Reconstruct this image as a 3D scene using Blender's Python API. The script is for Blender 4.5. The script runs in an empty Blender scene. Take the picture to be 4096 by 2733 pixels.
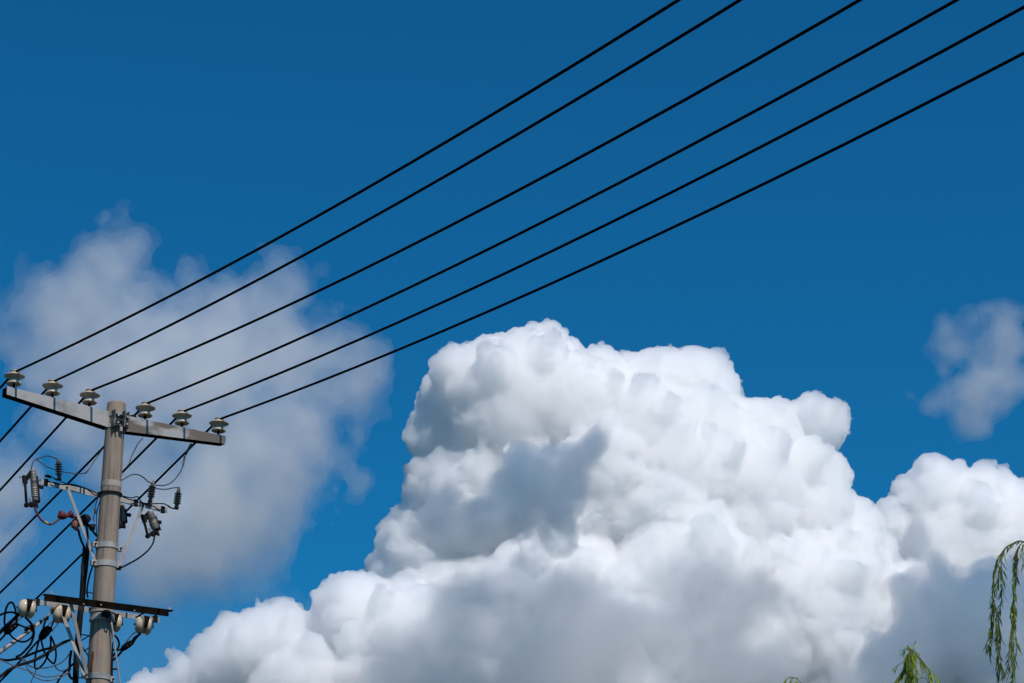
import bpy, math, random
import numpy as np
import openvdb                      # ships with Blender: turns the cloud fields into meshes, no file is read
from mathutils import Vector, Matrix

S = bpy.context.scene
COL = S.collection
R = math.radians
rnd = random.Random(7)

# ------------------------------------------------------------------ camera
W, H = 4096.0, 2733.0
PITCH = R(20)
LENS = 85.0
F = LENS / 36.0 * W
EYE = Vector((0, 0, 1.6))
cd = bpy.data.cameras.new('camera')
cam = bpy.data.objects.new('camera', cd)
COL.objects.link(cam)
cam.location = EYE
cam.rotation_euler = (R(90) + PITCH, 0, 0)
cd.lens = LENS
cd.sensor_width = 36
cd.clip_start = 0.1
cd.clip_end = 60000
S.camera = cam

# ------------------------------------------------------------------ sky and sun
SUN_EL, SUN_AZ = R(54), R(150)
w = bpy.data.worlds.new('World')
S.world = w
w.use_nodes = True
nt = w.node_tree
bg = nt.nodes['Background']
sky = nt.nodes.new('ShaderNodeTexSky')
sky.sky_type = 'NISHITA'
sky.sun_disc = False
sky.sun_elevation = SUN_EL
sky.sun_rotation = SUN_AZ
sky.ozone_density = 2.0
mx = nt.nodes.new('ShaderNodeMix')
mx.data_type = 'RGBA'
mx.blend_type = 'MULTIPLY'
mx.inputs[0].default_value = 1
mx.inputs[7].default_value = (.05, .60, .94, 1)
nt.links.new(sky.outputs[0], mx.inputs[6])
nt.links.new(mx.outputs[2], bg.inputs[0])
bg.inputs[1].default_value = 0.09
sl = bpy.data.lights.new('sun', 'SUN')
sl.energy = 3.6
sl.angle = R(.5)
sl.color = (1, .905, .84)
sun = bpy.data.objects.new('sun', sl)
COL.objects.link(sun)
sun.rotation_euler = Vector((math.sin(SUN_AZ) * math.cos(SUN_EL), math.cos(SUN_AZ) * math.cos(SUN_EL),
                             math.sin(SUN_EL))).to_track_quat('Z', 'Y').to_euler()
sun.location = (0, -20, 40)
S.view_settings.view_transform = 'Standard'
S.view_settings.look = 'None'
S.view_settings.exposure = 0
c = S.cycles
c.use_denoising = True
c.max_bounces = 56
c.volume_bounces = 56
c.diffuse_bounces = 4
c.glossy_bounces = 4
c.transparent_max_bounces = 64
c.use_adaptive_sampling = True
c.adaptive_threshold = .02


# ------------------------------------------------------------------ measuring helpers (photo pixels, 4096 x 2733)
def ray(x, y):
    dx, dy = (x - W / 2) / F, -(y - H / 2) / F
    return Vector((dx, math.cos(PITCH) - dy * math.sin(PITCH), math.sin(PITCH) + dy * math.cos(PITCH)))


def at(x, y, Y):
    d = ray(x, y)
    return EYE + d * (Y / d.y)


PX, PY, PTOP = -4.005, 23.235, 9.395           # the pole
ARM = R(53.6)                                  # heading of the crossarms


def on(x, y, off=0.0, a=ARM):
    """Where the line of sight meets the upright plane through the pole (heading a), off metres to the front."""
    d = ray(x, y)
    n = Vector((math.cos(a), -math.sin(a)))
    t = (n.x * (PX + n.x * off) + n.y * (PY + n.y * off)) / (n.x * d.x + n.y * d.y)
    return EYE + d * t


def rz(y):
    """Height on the front of the pole seen at image row y."""
    return at(467 - (y - 1612) * .0593, y, PY - .1).z


U = Vector((math.sin(ARM), math.cos(ARM), 0))   # along the arms, away from the camera
N = Vector((math.cos(ARM), -math.sin(ARM), 0))  # to their front
Z = Vector((0, 0, 1))
POLE = Vector((PX, PY, 0))


# ------------------------------------------------------------------ building helpers
def mat(name, col, rough=.6, metal=0., col2=None, scale=8., detail=6., lo=.42, hi=.62, bump=0., bscale=60., spec=.5,
        stretch=(1, 1, 1), coat=0.):
    m = bpy.data.materials.new(name)
    m.use_nodes = True
    t = m.node_tree
    b = t.nodes['Principled BSDF']
    b.inputs['Base Color'].default_value = (*col, 1)
    b.inputs['Roughness'].default_value = rough
    b.inputs['Metallic'].default_value = metal
    b.inputs['Specular IOR Level'].default_value = spec
    b.inputs['Coat Weight'].default_value = coat
    tc = t.nodes.new('ShaderNodeTexCoord')
    mp = t.nodes.new('ShaderNodeMapping')
    mp.inputs['Scale'].default_value = stretch
    t.links.new(tc.outputs['Object'], mp.inputs[0])
    if col2:
        n = t.nodes.new('ShaderNodeTexNoise')
        n.inputs['Scale'].default_value = scale
        n.inputs['Detail'].default_value = detail
        r = t.nodes.new('ShaderNodeValToRGB')
        r.color_ramp.elements[0].position = lo
        r.color_ramp.elements[1].position = hi
        r.color_ramp.elements[0].color = (*col, 1)
        r.color_ramp.elements[1].color = (*col2, 1)
        t.links.new(mp.outputs[0], n.inputs['Vector'])
        t.links.new(n.outputs[0], r.inputs[0])
        t.links.new(r.outputs[0], b.inputs['Base Color'])
    if bump:
        n2 = t.nodes.new('ShaderNodeTexNoise')
        n2.inputs['Scale'].default_value = bscale
        n2.inputs['Detail'].default_value = 4
        bp = t.nodes.new('ShaderNodeBump')
        bp.inputs['Strength'].default_value = bump
        bp.inputs['Distance'].default_value = .01
        t.links.new(mp.outputs[0], n2.inputs['Vector'])
        t.links.new(n2.outputs[0], bp.inputs['Height'])
        t.links.new(bp.outputs[0], b.inputs['Normal'])
    return m


M = {
    'concrete': mat('concrete', (.35, .275, .215), .9, col2=(.265, .21, .165), scale=5, lo=.35, hi=.7, bump=.12, bscale=70,
                    stretch=(3, 3, .6), spec=.2),
    'cement': mat('pale_cement', (.42, .37, .32), .9, col2=(.33, .285, .24), scale=14, spec=.2),
    'galv': mat('galvanised_steel', (.42, .405, .39), .6, .1, col2=(.25, .245, .24), scale=6, lo=.50, hi=.70, bump=.03, spec=.3),
    'hubsteel': mat('dark_bracket_steel', (.10, .105, .11), .6, .1, col2=(.28, .28, .28), scale=14, lo=.5, hi=.62, spec=.3),  # dark steel with paler random patches
    'worn': mat('rust_stained_steel', (.40, .39, .385), .65, .05, col2=(.15, .12, .10), scale=2.3, detail=7, lo=.40, hi=.50,
                bump=.04, stretch=(1, 1, 2.5)),
    'bar': mat('pale_steel_bar', (.37, .345, .33), .6, .0, col2=(.27, .25, .24), scale=9, spec=.3),
    'darksteel': mat('dark_steel', (.010, .010, .011), .65, col2=(.022, .018, .016), scale=15, spec=.06),
    'iron_and_shade': mat('black_iron_and_shade', (.0055, .0052, .005), .8, col2=(.012, .009, .007), scale=12, spec=.0),  # black iron; also the shade painted under and at the ends of the top arms
    'cable': mat('black_cable', (.0035, .0035, .004), .8, spec=.02),
    'greywire': mat('weathered_grey_wire', (.022, .023, .026), .65, col2=(.05, .042, .038), scale=12),
    'conduit': mat('dark_conduit', (.010, .009, .009), .8, col2=(.07, .058, .05), scale=5, lo=.52, hi=.75, spec=.15),  # near-black with random brown patches
    'porcelain': mat('cream_porcelain', (.47, .395, .30), .3, col2=(.37, .305, .225), scale=9, coat=.15, spec=.35),
    'cream': mat('glossy_cream_porcelain', (.66, .55, .40), .14, col2=(.58, .47, .33), scale=7, coat=.6),
    'oldporc': mat('dusty_porcelain', (.30, .255, .21), .35, col2=(.22, .19, .16), scale=16, coat=.2),
    'brownporc': mat('brown_glazed_porcelain', (.055, .028, .022), .3, col2=(.035, .02, .018), scale=20, coat=.2),
    'cap': mat('dull_brown_cap', (.16, .12, .105), .6, col2=(.10, .075, .065), scale=25),
    'red': mat('faded_red_rubber', (.17, .020, .016), .7, col2=(.11, .014, .012), scale=20),
    'pink': mat('pinkish_red_rubber', (.36, .13, .105), .7, col2=(.20, .035, .028), scale=14),  # pinkish red with random darker patches
    'tie': mat('rusty_tie_wire', (.25, .12, .05), .7, col2=(.12, .07, .05), scale=60),
    'rust': mat('rust', (.13, .042, .008), .95, col2=(.05, .02, .008), scale=14),
    'bark': mat('willow_bark', (.10, .075, .05), .9, col2=(.05, .04, .03), scale=9, bump=.8, stretch=(4, 4, 1)),
    'twig': mat('green_brown_twig', (.14, .12, .04), .7),
    'yellow': mat('yellow_tape', (.5, .38, .12), .6),
}


def weather_concrete(m):
    """Runs of dirt down the shaft, pale lime blooms and fine pores, all in the pole's own coordinates."""
    t = m.node_tree
    b = t.nodes['Principled BSDF']
    base = b.inputs['Base Color'].links[0].from_socket
    tc = next(n for n in t.nodes if n.type == 'TEX_COORD')
    for scale, sc, lo, hi, col, fac in (((22, 22, .5), 1.0, .54, .66, (.13, .10, .08), .75), ((9, 9, 1.2), 1.0, .58, .72, (.42, .36, .30), .6),
                                        ((160, 160, 160), 1.0, .62, .68, (.09, .075, .06), .8)):
        mp = t.nodes.new('ShaderNodeMapping')
        mp.inputs['Scale'].default_value = scale
        n = t.nodes.new('ShaderNodeTexNoise')
        n.inputs['Scale'].default_value = sc
        n.inputs['Detail'].default_value = 5
        r = t.nodes.new('ShaderNodeMapRange')
        r.inputs['From Min'].default_value = lo
        r.inputs['From Max'].default_value = hi
        r.inputs['To Max'].default_value = fac
        x = t.nodes.new('ShaderNodeMix')
        x.data_type = 'RGBA'
        x.inputs[7].default_value = (*col, 1)
        t.links.new(tc.outputs['Object'], mp.inputs[0])
        t.links.new(mp.outputs[0], n.inputs['Vector'])
        t.links.new(n.outputs[0], r.inputs[0])
        t.links.new(r.outputs[0], x.inputs[0])
        t.links.new(base, x.inputs[6])
        base = x.outputs[2]
    t.links.new(base, b.inputs['Base Color'])


weather_concrete(M['concrete'])


def leafmat(name, a, b):
    m = bpy.data.materials.new(name)
    m.use_nodes = True
    t = m.node_tree
    t.nodes.remove(t.nodes['Principled BSDF'])
    out = t.nodes['Material Output']
    g = t.nodes.new('ShaderNodeNewGeometry')
    r = t.nodes.new('ShaderNodeValToRGB')
    r.color_ramp.elements[0].color = (*a, 1)
    r.color_ramp.elements[1].color = (*b, 1)
    t.links.new(g.outputs['Random Per Island'], r.inputs[0])
    pb = t.nodes.new('ShaderNodeBsdfPrincipled')
    pb.inputs['Roughness'].default_value = .45
    tr = t.nodes.new('ShaderNodeBsdfTranslucent')
    ms = t.nodes.new('ShaderNodeMixShader')
    ms.inputs[0].default_value = .45
    t.links.new(r.outputs[0], pb.inputs['Base Color'])
    t.links.new(r.outputs[0], tr.inputs[0])
    t.links.new(pb.outputs[0], ms.inputs[1])
    t.links.new(tr.outputs[0], ms.inputs[2])
    t.links.new(ms.outputs[0], out.inputs[0])
    return m


M['leaf'] = leafmat('willow_leaf', (.07, .12, .012), (.33, .40, .04))
M['leaf_young'] = leafmat('young_willow_leaf', (.17, .26, .016), (.50, .58, .05))


class MB:
    """Collects shapes in world coordinates; build() links them as one mesh object."""

    def __init__(s):
        s.v, s.f, s.sm = [], [], []

    def add(s, vs, fs, smooth=False):
        o = len(s.v)
        s.v += [Vector(p) for p in vs]
        s.f += [tuple(i + o for i in f) for f in fs]
        s.sm += [smooth] * len(fs)
        return s

    def box(s, c, ax, ay, az):
        """Centre and three half-axis vectors."""
        c, ax, ay, az = map(Vector, (c, ax, ay, az))
        vs = [c + ax * i + ay * j + az * k for k in (-1, 1) for j in (-1, 1) for i in (-1, 1)]
        fs = [(0, 2, 3, 1), (4, 5, 7, 6), (0, 1, 5, 4), (2, 6, 7, 3), (0, 4, 6, 2), (1, 3, 7, 5)]
        if ax.cross(ay).dot(az) < 0:
            fs = [f[::-1] for f in fs]
        return s.add(vs, fs)

    def bar(s, a, b, wd, th, face=N):
        """Flat bar from a to b, its broad side wd turned to face."""
        a, b = Vector(a), Vector(b)
        d = (b - a).normalized()
        f = (face - d * face.dot(d)).normalized()
        sd = d.cross(f)
        return s.box((a + b) / 2, (b - a) / 2, sd * wd / 2, f * th / 2)

    def lathe(s, prof, o=(0, 0, 0), axis=Z, n=32, smooth=True, arc=None):
        """prof: (radius, height along axis)."""
        o, axis = Vector(o), Vector(axis).normalized()
        e1 = axis.orthogonal().normalized()
        e2 = axis.cross(e1)
        vs, fs = [], []
        for r, h in prof:
            for k in range(n):
                t = 2 * math.pi * k / n
                vs.append(o + axis * h + (e1 * math.cos(t) + e2 * math.sin(t)) * max(r, 1e-4))
        for i in range(len(prof) - 1):
            for k in range(n):
                a, b = i * n + k, i * n + (k + 1) % n
                fs.append((a, b, b + n, a + n))
        fs.append(tuple(range(n))[::-1])
        fs.append(tuple(range((len(prof) - 1) * n, len(prof) * n)))
        return s.add(vs, fs, smooth)

    def tube(s, pts, r, n=10, smooth=True):
        pts = [Vector(p) for p in pts]
        rs = r if isinstance(r, (list, tuple)) else [r] * len(pts)
        prev = None
        vs, fs = [], []
        for i, p in enumerate(pts):
            d = (pts[min(i + 1, len(pts) - 1)] - pts[max(i - 1, 0)]).normalized()
            if prev is None:
                e = d.orthogonal().normalized()
            else:
                e = (prev - d * prev.dot(d))
                e = e.normalized() if e.length > 1e-6 else d.orthogonal().normalized()
            prev = e
            g = d.cross(e)
            for k in range(n):
                t = 2 * math.pi * k / n
                vs.append(p + (e * math.cos(t) + g * math.sin(t)) * rs[i])
        for i in range(len(pts) - 1):
            for k in range(n):
                a, b = i * n + k, i * n + (k + 1) % n
                fs.append((a, b, b + n, a + n))
        fs.append(tuple(range(n))[::-1])
        fs.append(tuple(range((len(pts) - 1) * n, len(pts) * n)))
        return s.add(vs, fs, smooth)

    def build(s, name, m, parent=None, origin=None, bevel=0.):
        o0 = Vector(parent['at']) if parent is not None else Vector(origin if origin is not None else (s.v[0] if s.v else (0, 0, 0)))
        me = bpy.data.meshes.new(name)
        me.from_pydata([p - o0 for p in s.v], [], s.f)
        me.polygons.foreach_set('use_smooth', s.sm)
        me.materials.append(m)
        me.update()
        o = bpy.data.objects.new(name, me)
        COL.objects.link(o)
        if parent is None:
            o.location = o0
        else:
            o.parent = parent
        o['at'] = list(o0)
        if bevel:
            b = o.modifiers.new('bevel', 'BEVEL')
            b.width = bevel
            b.segments = 2
            b.limit_method = 'ANGLE'
        return o


def tag(o, label, cat, group=None, kind=None):
    o['label'] = label
    o['category'] = cat
    if group:
        o['group'] = group
    if kind:
        o['kind'] = kind
    return o


def thing(name, loc, label, cat, group=None):
    o = bpy.data.objects.new(name, None)
    COL.objects.link(o)
    o.location = loc
    o.empty_display_size = .1
    o['at'] = list(loc)
    return tag(o, label, cat, group)


def dup(root, loc, label, rot=None):
    r = root.copy()
    COL.objects.link(r)
    r.location = loc
    if rot is not None:
        r.rotation_euler = rot
    r['label'] = label
    for ch in list(root.children):
        k = ch.copy()
        COL.objects.link(k)
        k.parent = r
        for g in list(ch.children):
            q = g.copy()
            COL.objects.link(q)
            q.parent = k
    return r


def smooth(pts, k=6):
    """Catmull-Rom through the points."""
    p = [Vector(q) for q in pts]
    p = [p[0] * 2 - p[1]] + p + [p[-1] * 2 - p[-2]]
    out = []
    for i in range(1, len(p) - 2):
        for j in range(k):
            t = j / k
            a, b, c_, d = p[i - 1], p[i], p[i + 1], p[i + 2]
            out.append(.5 * (2 * b + (c_ - a) * t + (2 * a - 5 * b + 4 * c_ - d) * t * t + (3 * b - a - 3 * c_ + d) * t ** 3))
    return out + [p[-2]]


# windows of the photo that were measured: (x0, y0, scale)
Z1, Z2, Z3, Z4, Z5, Z6 = (0, 1450, .2551), (440, 1560, .2551), (0, 1750, .2678), (400, 1750, .3509), (0, 2330, .2571), (300, 2300, .2762)


def wp(win, pts, off=0.):
    """Measured points in a window -> points on the upright plane off metres before the pole (off may run from end to end)."""
    x0, y0, s = win
    n = max(len(pts) - 1, 1)
    return [on(x0 + x * s, y0 + y * s, off if not isinstance(off, tuple) else off[0] + (off[1] - off[0]) * i / n)
            for i, (x, y) in enumerate(pts)]


def wire(name, pts, r, m, label, cat='wire', group=None, k=6):
    o = MB().tube(smooth(pts, k), r, 8).build(name, m)
    return tag(o, label, cat, group)


# ------------------------------------------------------------------ ground
gm = mat('dry_grass_ground', (.045, .042, .034), .95, col2=(.07, .064, .05), scale=.15, detail=8, lo=.35, hi=.65, spec=.1)
g = MB()
ng = 40
gv, gf = [], []
for i in range(ng + 1):
    for k in range(48):
        rr = 0 if i == 0 else 4 * (9000 / 4) ** ((i - 1) / (ng - 1))
        t = 2 * math.pi * k / 48
        gv.append((rr * math.cos(t), rr * math.sin(t), 0))
for i in range(ng):
    for k in range(48):
        a, b = i * 48 + k, i * 48 + (k + 1) % 48
        gf.append((a, a + 48, b + 48, b) if i else (a, a + 48, b + 48))
g.add(gv, gf)
gr = g.build('ground', gm, origin=(0, 0, 0))
gr['kind'] = 'structure'


# ------------------------------------------------------------------ clouds
CK = 2350.0 / W                     # lobes are listed on a 2350-wide picture


def noise(shape, cell, rng):
    n = [int(s / cell) + 3 for s in shape]
    out = rng.random(n).astype(np.float32) * 2 - 1
    for ax, s in enumerate(shape):
        p = np.arange(s) / cell + rng.random()
        i = p.astype(int)
        f = (p - i).astype(np.float32)
        f = f * f * (3 - 2 * f)
        sh = [1, 1, 1]
        sh[ax] = -1
        f = f.reshape(sh)
        out = np.take(out, i, ax) * (1 - f) + np.take(out, i + 1, ax) * f
    return out


def cloud(name, lobes, Y0, voxel, m, seed, label, levels=3, kids=(26, 14, 10), ratio=(.45, .45, .45), push=.85,
          erode=((30, 5), (12, 2.5)), grow=1.0, world=False, shells=None, billow=()):
    """A cloud body: big puffs, puffs on puffs, then turbulence; meshed where the field crosses zero."""
    rng = np.random.default_rng(seed)
    big = []
    for (x, y, r, dz) in lobes:
        if world:
            big.append((np.array((x, y, r)), dz))
            continue
        px = Y0 / (F * CK)
        p = at(x / CK, y / CK, Y0 + dz * px)
        big.append((np.array(p), r * px * grow))
    allp, cur = list(big), big
    for L in range(levels):
        nxt = []
        for p, r in cur:
            for _ in range(kids[L]):
                d = rng.normal(size=3)
                d /= np.linalg.norm(d)
                if d[2] < -.3:
                    d[2] *= -1
                q, rr = p + d * r * push, r * ratio[L] * rng.uniform(.6, 1.15)
                if L < 2 and max(r2 - np.linalg.norm(q - p2) for p2, r2 in big) > rr * .6:
                    continue
                nxt.append((q, rr))
        allp += nxt
        cur = nxt
    P = np.array([a[0] for a in allp])
    Q = np.array([a[1] for a in allp])
    grown = voxel * 4 + (max(shells) + .6 * sum(a for _, a in erode) if shells else 0)
    lo = (P - Q[:, None]).min(0) - grown
    hi = (P + Q[:, None]).max(0) + grown
    n = np.ceil((hi - lo) / voxel).astype(int)
    fld = np.full(n, 60., np.float32)
    for p, r in zip(P, Q):
        pad = r + voxel * 3 + sum(a for _, a in erode) + max(shells or [0])
        a = np.maximum(((p - pad - lo) / voxel).astype(int), 0)
        b = np.minimum(((p + pad - lo) / voxel).astype(int) + 2, n)
        ax = [((np.arange(a[i], b[i]) * voxel + lo[i] - p[i]) ** 2) for i in range(3)]
        d = np.sqrt(ax[0][:, None, None] + ax[1][None, :, None] + ax[2][None, None, :]) - r
        v = fld[a[0]:b[0], a[1]:b[1], a[2]:b[2]]
        np.minimum(v, d, out=v)
    for cell, amp in erode:
        fld += noise(n, cell / voxel, rng) * amp
    for cell, amp in billow:          # rounded bulges with sharp creases
        fld -= (np.abs(noise(n, cell / voxel, rng)) - .25) * amp
    # close the field at the border of its box
    for ax in range(3):
        for e in (0, -1):
            sl_ = [slice(None)] * 3
            sl_[ax] = e
            fld[tuple(sl_)] = np.maximum(fld[tuple(sl_)], 60.)
    gv_ = openvdb.FloatGrid(60.0)
    gv_.copyFromArray(fld)
    o0 = Vector(((lo + hi) / 2).tolist())
    o0.z = float(lo[2])
    root = None
    if shells:
        root = bpy.data.objects.new(name, None)
        root.location = o0
        COL.objects.link(root)
    for iso in shells or [0.0]:
        pts, quads = gv_.convertToQuads(float(iso))
        pts = pts * voxel + lo - np.array(o0)
        me = bpy.data.meshes.new(name)
        me.vertices.add(len(pts))
        me.vertices.foreach_set('co', pts.astype(np.float32).ravel())
        q = quads.astype(np.int32)
        me.loops.add(q.size)
        me.loops.foreach_set('vertex_index', q.ravel().copy())
        me.polygons.add(len(q))
        me.polygons.foreach_set('loop_start', np.arange(0, q.size, 4, dtype=np.int32))
        me.update(calc_edges=True)
        me.validate()
        me.materials.append(m)
        o = bpy.data.objects.new('vapour_layer' if root else name, me)
        COL.objects.link(o)
        if root:
            o.parent = root
        else:
            o.location = o0
    return tag(root or o, label, 'cloud')


def vapour(name, free_path, aniso=0., col=(1, 1, 1)):
    m = bpy.data.materials.new(name)
    m.use_nodes = True
    t = m.node_tree
    t.nodes.clear()
    o = t.nodes.new('ShaderNodeOutputMaterial')
    v = t.nodes.new('ShaderNodeVolumeScatter')
    v.inputs['Color'].default_value = (*col, 1)
    v.inputs['Density'].default_value = 1.0 / free_path
    v.inputs['Anisotropy'].default_value = aniso
    t.links.new(v.outputs[0], o.inputs['Volume'])
    return m


PUFF = dict(kids=(36, 14, 8), ratio=(.24, .42, .5), push=.88, erode=((50, 5), (20, 2)), billow=((34, 5), (16, 4.6), (7, 3.6)), grow=.94)
thick = vapour('dense_cloud_vapour', 5, .55)
cloud('cumulus_cloud', [(1180, 985, 252, 10), (1075, 1140, 150, -60), (1230, 860, 110, 40), (1285, 850, 90, 30), (1385, 905, 105, 10), (960, 1270, 100, -50), (915, 1345, 85, -40),
      (1300, 970, 185, -50), (1210, 1070, 180, -40), (1120, 1170, 160, -60), (1000, 1260, 115, -20), (1970, 1290, 85, -50),
      (1525, 925, 140, 70), (1600, 900, 112, 50), (1450, 1020, 160, -90), (1390, 1120, 165, -120), (1330, 1230, 170, -110),
      (1600, 1030, 150, -40), (1570, 1120, 170, -110), (1500, 1240, 190, -110),
      (1740, 1030, 120, 20), (1720, 1130, 150, -80), (1790, 985, 70, 30), (1885, 980, 80, 0), (1890, 1085, 70, 0), (1830, 1100, 110, -30),
      (1850, 1210, 130, -20), (1970, 1215, 62, 0), (1680, 1250, 180, -60),
      (1300, 1430, 240, -150), (1560, 1390, 220, -190), (1850, 1420, 200, -90), (1050, 1450, 190, -40), (1450, 1560, 220, -260), (1180, 1580, 200, -220), (1700, 1520, 180, -170), (1780, 1470, 130, -150), (1980, 1480, 190, 10), (1890, 1430, 140, -150), (1930, 1540, 130, -150), (1840, 1330, 120, -110)],
      2500, 1.8, thick, 11, 'huge bright white towering cumulus cloud with a cauliflower top against deep blue sky', **PUFF)
cloud('cumulus_cloud', [(820, 1425, 120, 0), (640, 1475, 100, 0), (500, 1530, 80, 0), (420, 1570, 75, 0), (350, 1625, 80, 0), (565, 1500, 90, 0), (920, 1500, 170, 0),
      (700, 1620, 160, -20), (900, 1640, 170, -20)],
      2300, 1.9, thick, 2, 'low white cumulus bank sloping down from the huge tower cloud toward the pole', **PUFF)
cloud('cumulus_cloud', [(2150, 1165, 110, 0), (2290, 1155, 90, 0), (2050, 1240, 95, 0), (2200, 1310, 180, 0), (2350, 1260, 150, 0),
      (2100, 1450, 180, 0), (2300, 1480, 180, 0), (2480, 1350, 160, 20)],
      2600, 2.0, thick, 3, 'white cumulus cloud rising behind the hanging willow branch', **PUFF)
THIN = dict(levels=2, kids=(14, 8), ratio=(.45, .4), erode=((60, 20), (30, 14), (15, 9), (7.5, 5.5)))
VEIL = dict(levels=2, kids=(12, 8), ratio=(.4, .4), push=.8, grow=.98, erode=((70, 14), (32, 18), (15, 12), (7, 6.5)))
cloud('veil_cloud', [(230, 720, 60, 0), (310, 730, 55, 0), (250, 628, 42, 0), (200, 668, 50, 0), (150, 718, 60, 0), (110, 768, 45, 0), (290, 598, 22, 0), (360, 678, 45, 0), (430, 648, 30, 0),
      (380, 768, 85, 0), (520, 748, 85, 0), (620, 708, 70, 0), (690, 658, 60, 0), (750, 618, 34, 0), (765, 678, 36, 0), (750, 748, 40, 0),
      (210, 818, 75, 0), (140, 858, 60, 0), (320, 878, 115, 0), (480, 878, 120, 0), (640, 828, 110, 0), (740, 818, 55, 0), (790, 828, 36, 0), (770, 898, 30, 0),
      (210, 928, 80, 0), (520, 988, 90, 0), (660, 988, 95, 0), (720, 1028, 55, 0), (600, 1068, 120, 0), (500, 1138, 135, 0), (640, 1128, 80, 0), (680, 1068, 70, 0),
      (390, 1168, 115, 0), (560, 1198, 80, 0), (440, 1238, 70, 0), (330, 1258, 60, 0), (580, 1248, 24, 0), (290, 1028, 90, 0),
      (-30, 1148, 60, 0), (-100, 1198, 100, 0), (0, 1248, 45, 0)],
      1500, 2.2, vapour('thin_vapour', 140, .3), 4, 'thin hazy grey cloud veil behind the crossarm and power lines', shells=(-11, -4, 4, 14), **VEIL)
cloud('dark_cloud', [(1212, 1066, 28, 0), (1240, 1115, 56, 0), (1310, 1110, 48, 0), (1355, 1058, 20, 0), (1378, 1075, 13, 0), (1180, 1180, 58, 0),
      (1280, 1180, 62, 0), (1100, 1200, 44, 0), (1020, 1190, 36, 0), (1150, 1150, 40, 0)],
      1800, 2.2, vapour('dim_vapour', 30, .3), 5, 'small dark blue-grey cloud scrap in front of the huge white tower cloud', shells=(-5, 0, 6), **THIN)
cloud('grey_cloud', [(1080, 1480, 90, 0), (1200, 1440, 80, 0), (1330, 1390, 80, 0), (1400, 1460, 90, 0), (1600, 1390, 66, 0), (1545, 1310, 34, 0), (1640, 1330, 30, 0),
      (1680, 1440, 62, 0), (1740, 1400, 34, 0), (1540, 1470, 50, 0), (1640, 1540, 95, 0), (1750, 1530, 50, 0), (1250, 1560, 130, 0), (1020, 1600, 110, 0)],
      1900, 2.5, vapour('grey_vapour', 110, .6), 6, 'soft grey cloud mass spread across the foot of the huge white tower cloud', shells=(-12, -1, 7, 16), levels=2, kids=(14, 8), ratio=(.45, .4), erode=((110, 22), (55, 22), (28, 15), (14, 9), (7, 5)))
cloud('grey_cloud', [(2190, 1310, 55, 0), (2265, 1320, 75, 0), (2150, 1390, 60, 0), (2090, 1460, 65, 0), (2240, 1430, 100, 0), (2030, 1530, 70, 0),
      (2140, 1530, 95, 0), (2280, 1550, 120, 0), (1960, 1600, 75, 0), (2060, 1620, 80, 0), (2350, 1400, 100, 0)],
      1900, 2.5, vapour('slate_vapour', 34, .3), 7, 'slate grey cloud with a ragged top directly behind the hanging willow branch', shells=(-3, 2), **THIN)
cloud('veil_cloud', [(2325, 790, 40, 0), (2275, 830, 30, 0), (2195, 805, 14, 0), (2160, 930, 22, 0), (2235, 910, 30, 0),
      (2320, 880, 40, 0), (2215, 960, 18, 0), (2290, 930, 24, 0), (2420, 830, 70, 0)],
      1700, 2.2, vapour('wispy_vapour', 140, .3), 8, 'small wispy grey cloud alone in the blue at the picture edge', shells=(-8, -3, 2, 8), **VEIL)
hz_ = cloud('haze', [(80, 1560, 430, 0), (-420, 1380, 420, 0), (520, 1700, 380, 0)], 3300, 14, vapour('faint_haze', 3600, .2), 10,
            'faint pale haze low in the blue sky behind the pole', levels=1, kids=(10,), ratio=(.4,), erode=((160, 40),))
hz_['kind'] = 'stuff'
# added unseen clouds above the frame, placed to shade the dark and slate clouds
SD = Vector((math.sin(SUN_AZ) * math.cos(SUN_EL), math.cos(SUN_AZ) * math.cos(SUN_EL), math.sin(SUN_EL)))
ov = []
for x, y, r, Y in ((1210, 1110, 110, 1800), (1330, 1130, 90, 1800), (1080, 1190, 110, 1800), (1200, 1230, 90, 1800), 
                   (2230, 1340, 90, 1900), (2170, 1420, 90, 1900), (2330, 1400, 90, 1900), (2090, 1500, 90, 1900), (2230, 1520, 110, 1900), (2010, 1580, 90, 1900),
                   (2150, 1610, 110, 1900), (2320, 1590, 110, 1900)):
    p = at(x / CK, y / CK, Y) + SD * 800
    ov.append((p.x, p.y, p.z, r * Y / (F * CK)))
ovm = vapour('added_shade_vapour', 62)
OV = dict(world=True, levels=1, kids=(14,), ratio=(.4,), erode=((60, 10), (28, 6)))
cloud('added_shade_cloud', ov[:4], 0, 5, ovm, 9, 'added unseen cloud above the frame that shades the small dark scrap', **OV)
cloud('added_shade_cloud', ov[4:], 0, 5, ovm, 12, 'added unseen cloud above the frame that shades the slate grey cloud', **OV)


# ------------------------------------------------------------------ the pole
def pole_r(z):
    return .095 + .00667 * (PTOP - z)


pole = thing('utility_pole', POLE, 'tall tapered round concrete utility pole carrying crossarms and cables', 'utility pole')
MB().lathe([(pole_r(z), z) for z in np.linspace(0, PTOP - .02, 24)] + [(pole_r(PTOP) - .003, PTOP - .006), (pole_r(PTOP) - .012, PTOP),
           (.05, PTOP - .004), (0, PTOP - .004)], POLE, n=56).build('shaft', M['concrete'], pole)


def ring(name, y, h, th, m, root, tilt=0.):
    z = rz(y)
    b = MB().lathe([(pole_r(z) + .0005, -h / 2), (pole_r(z) + th, -h / 2), (pole_r(z) + th, h / 2), (pole_r(z) + .0005, h / 2)],
                   POLE + Z * z, n=48, smooth=False)
    return z, b.build(name, m, root)


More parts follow.
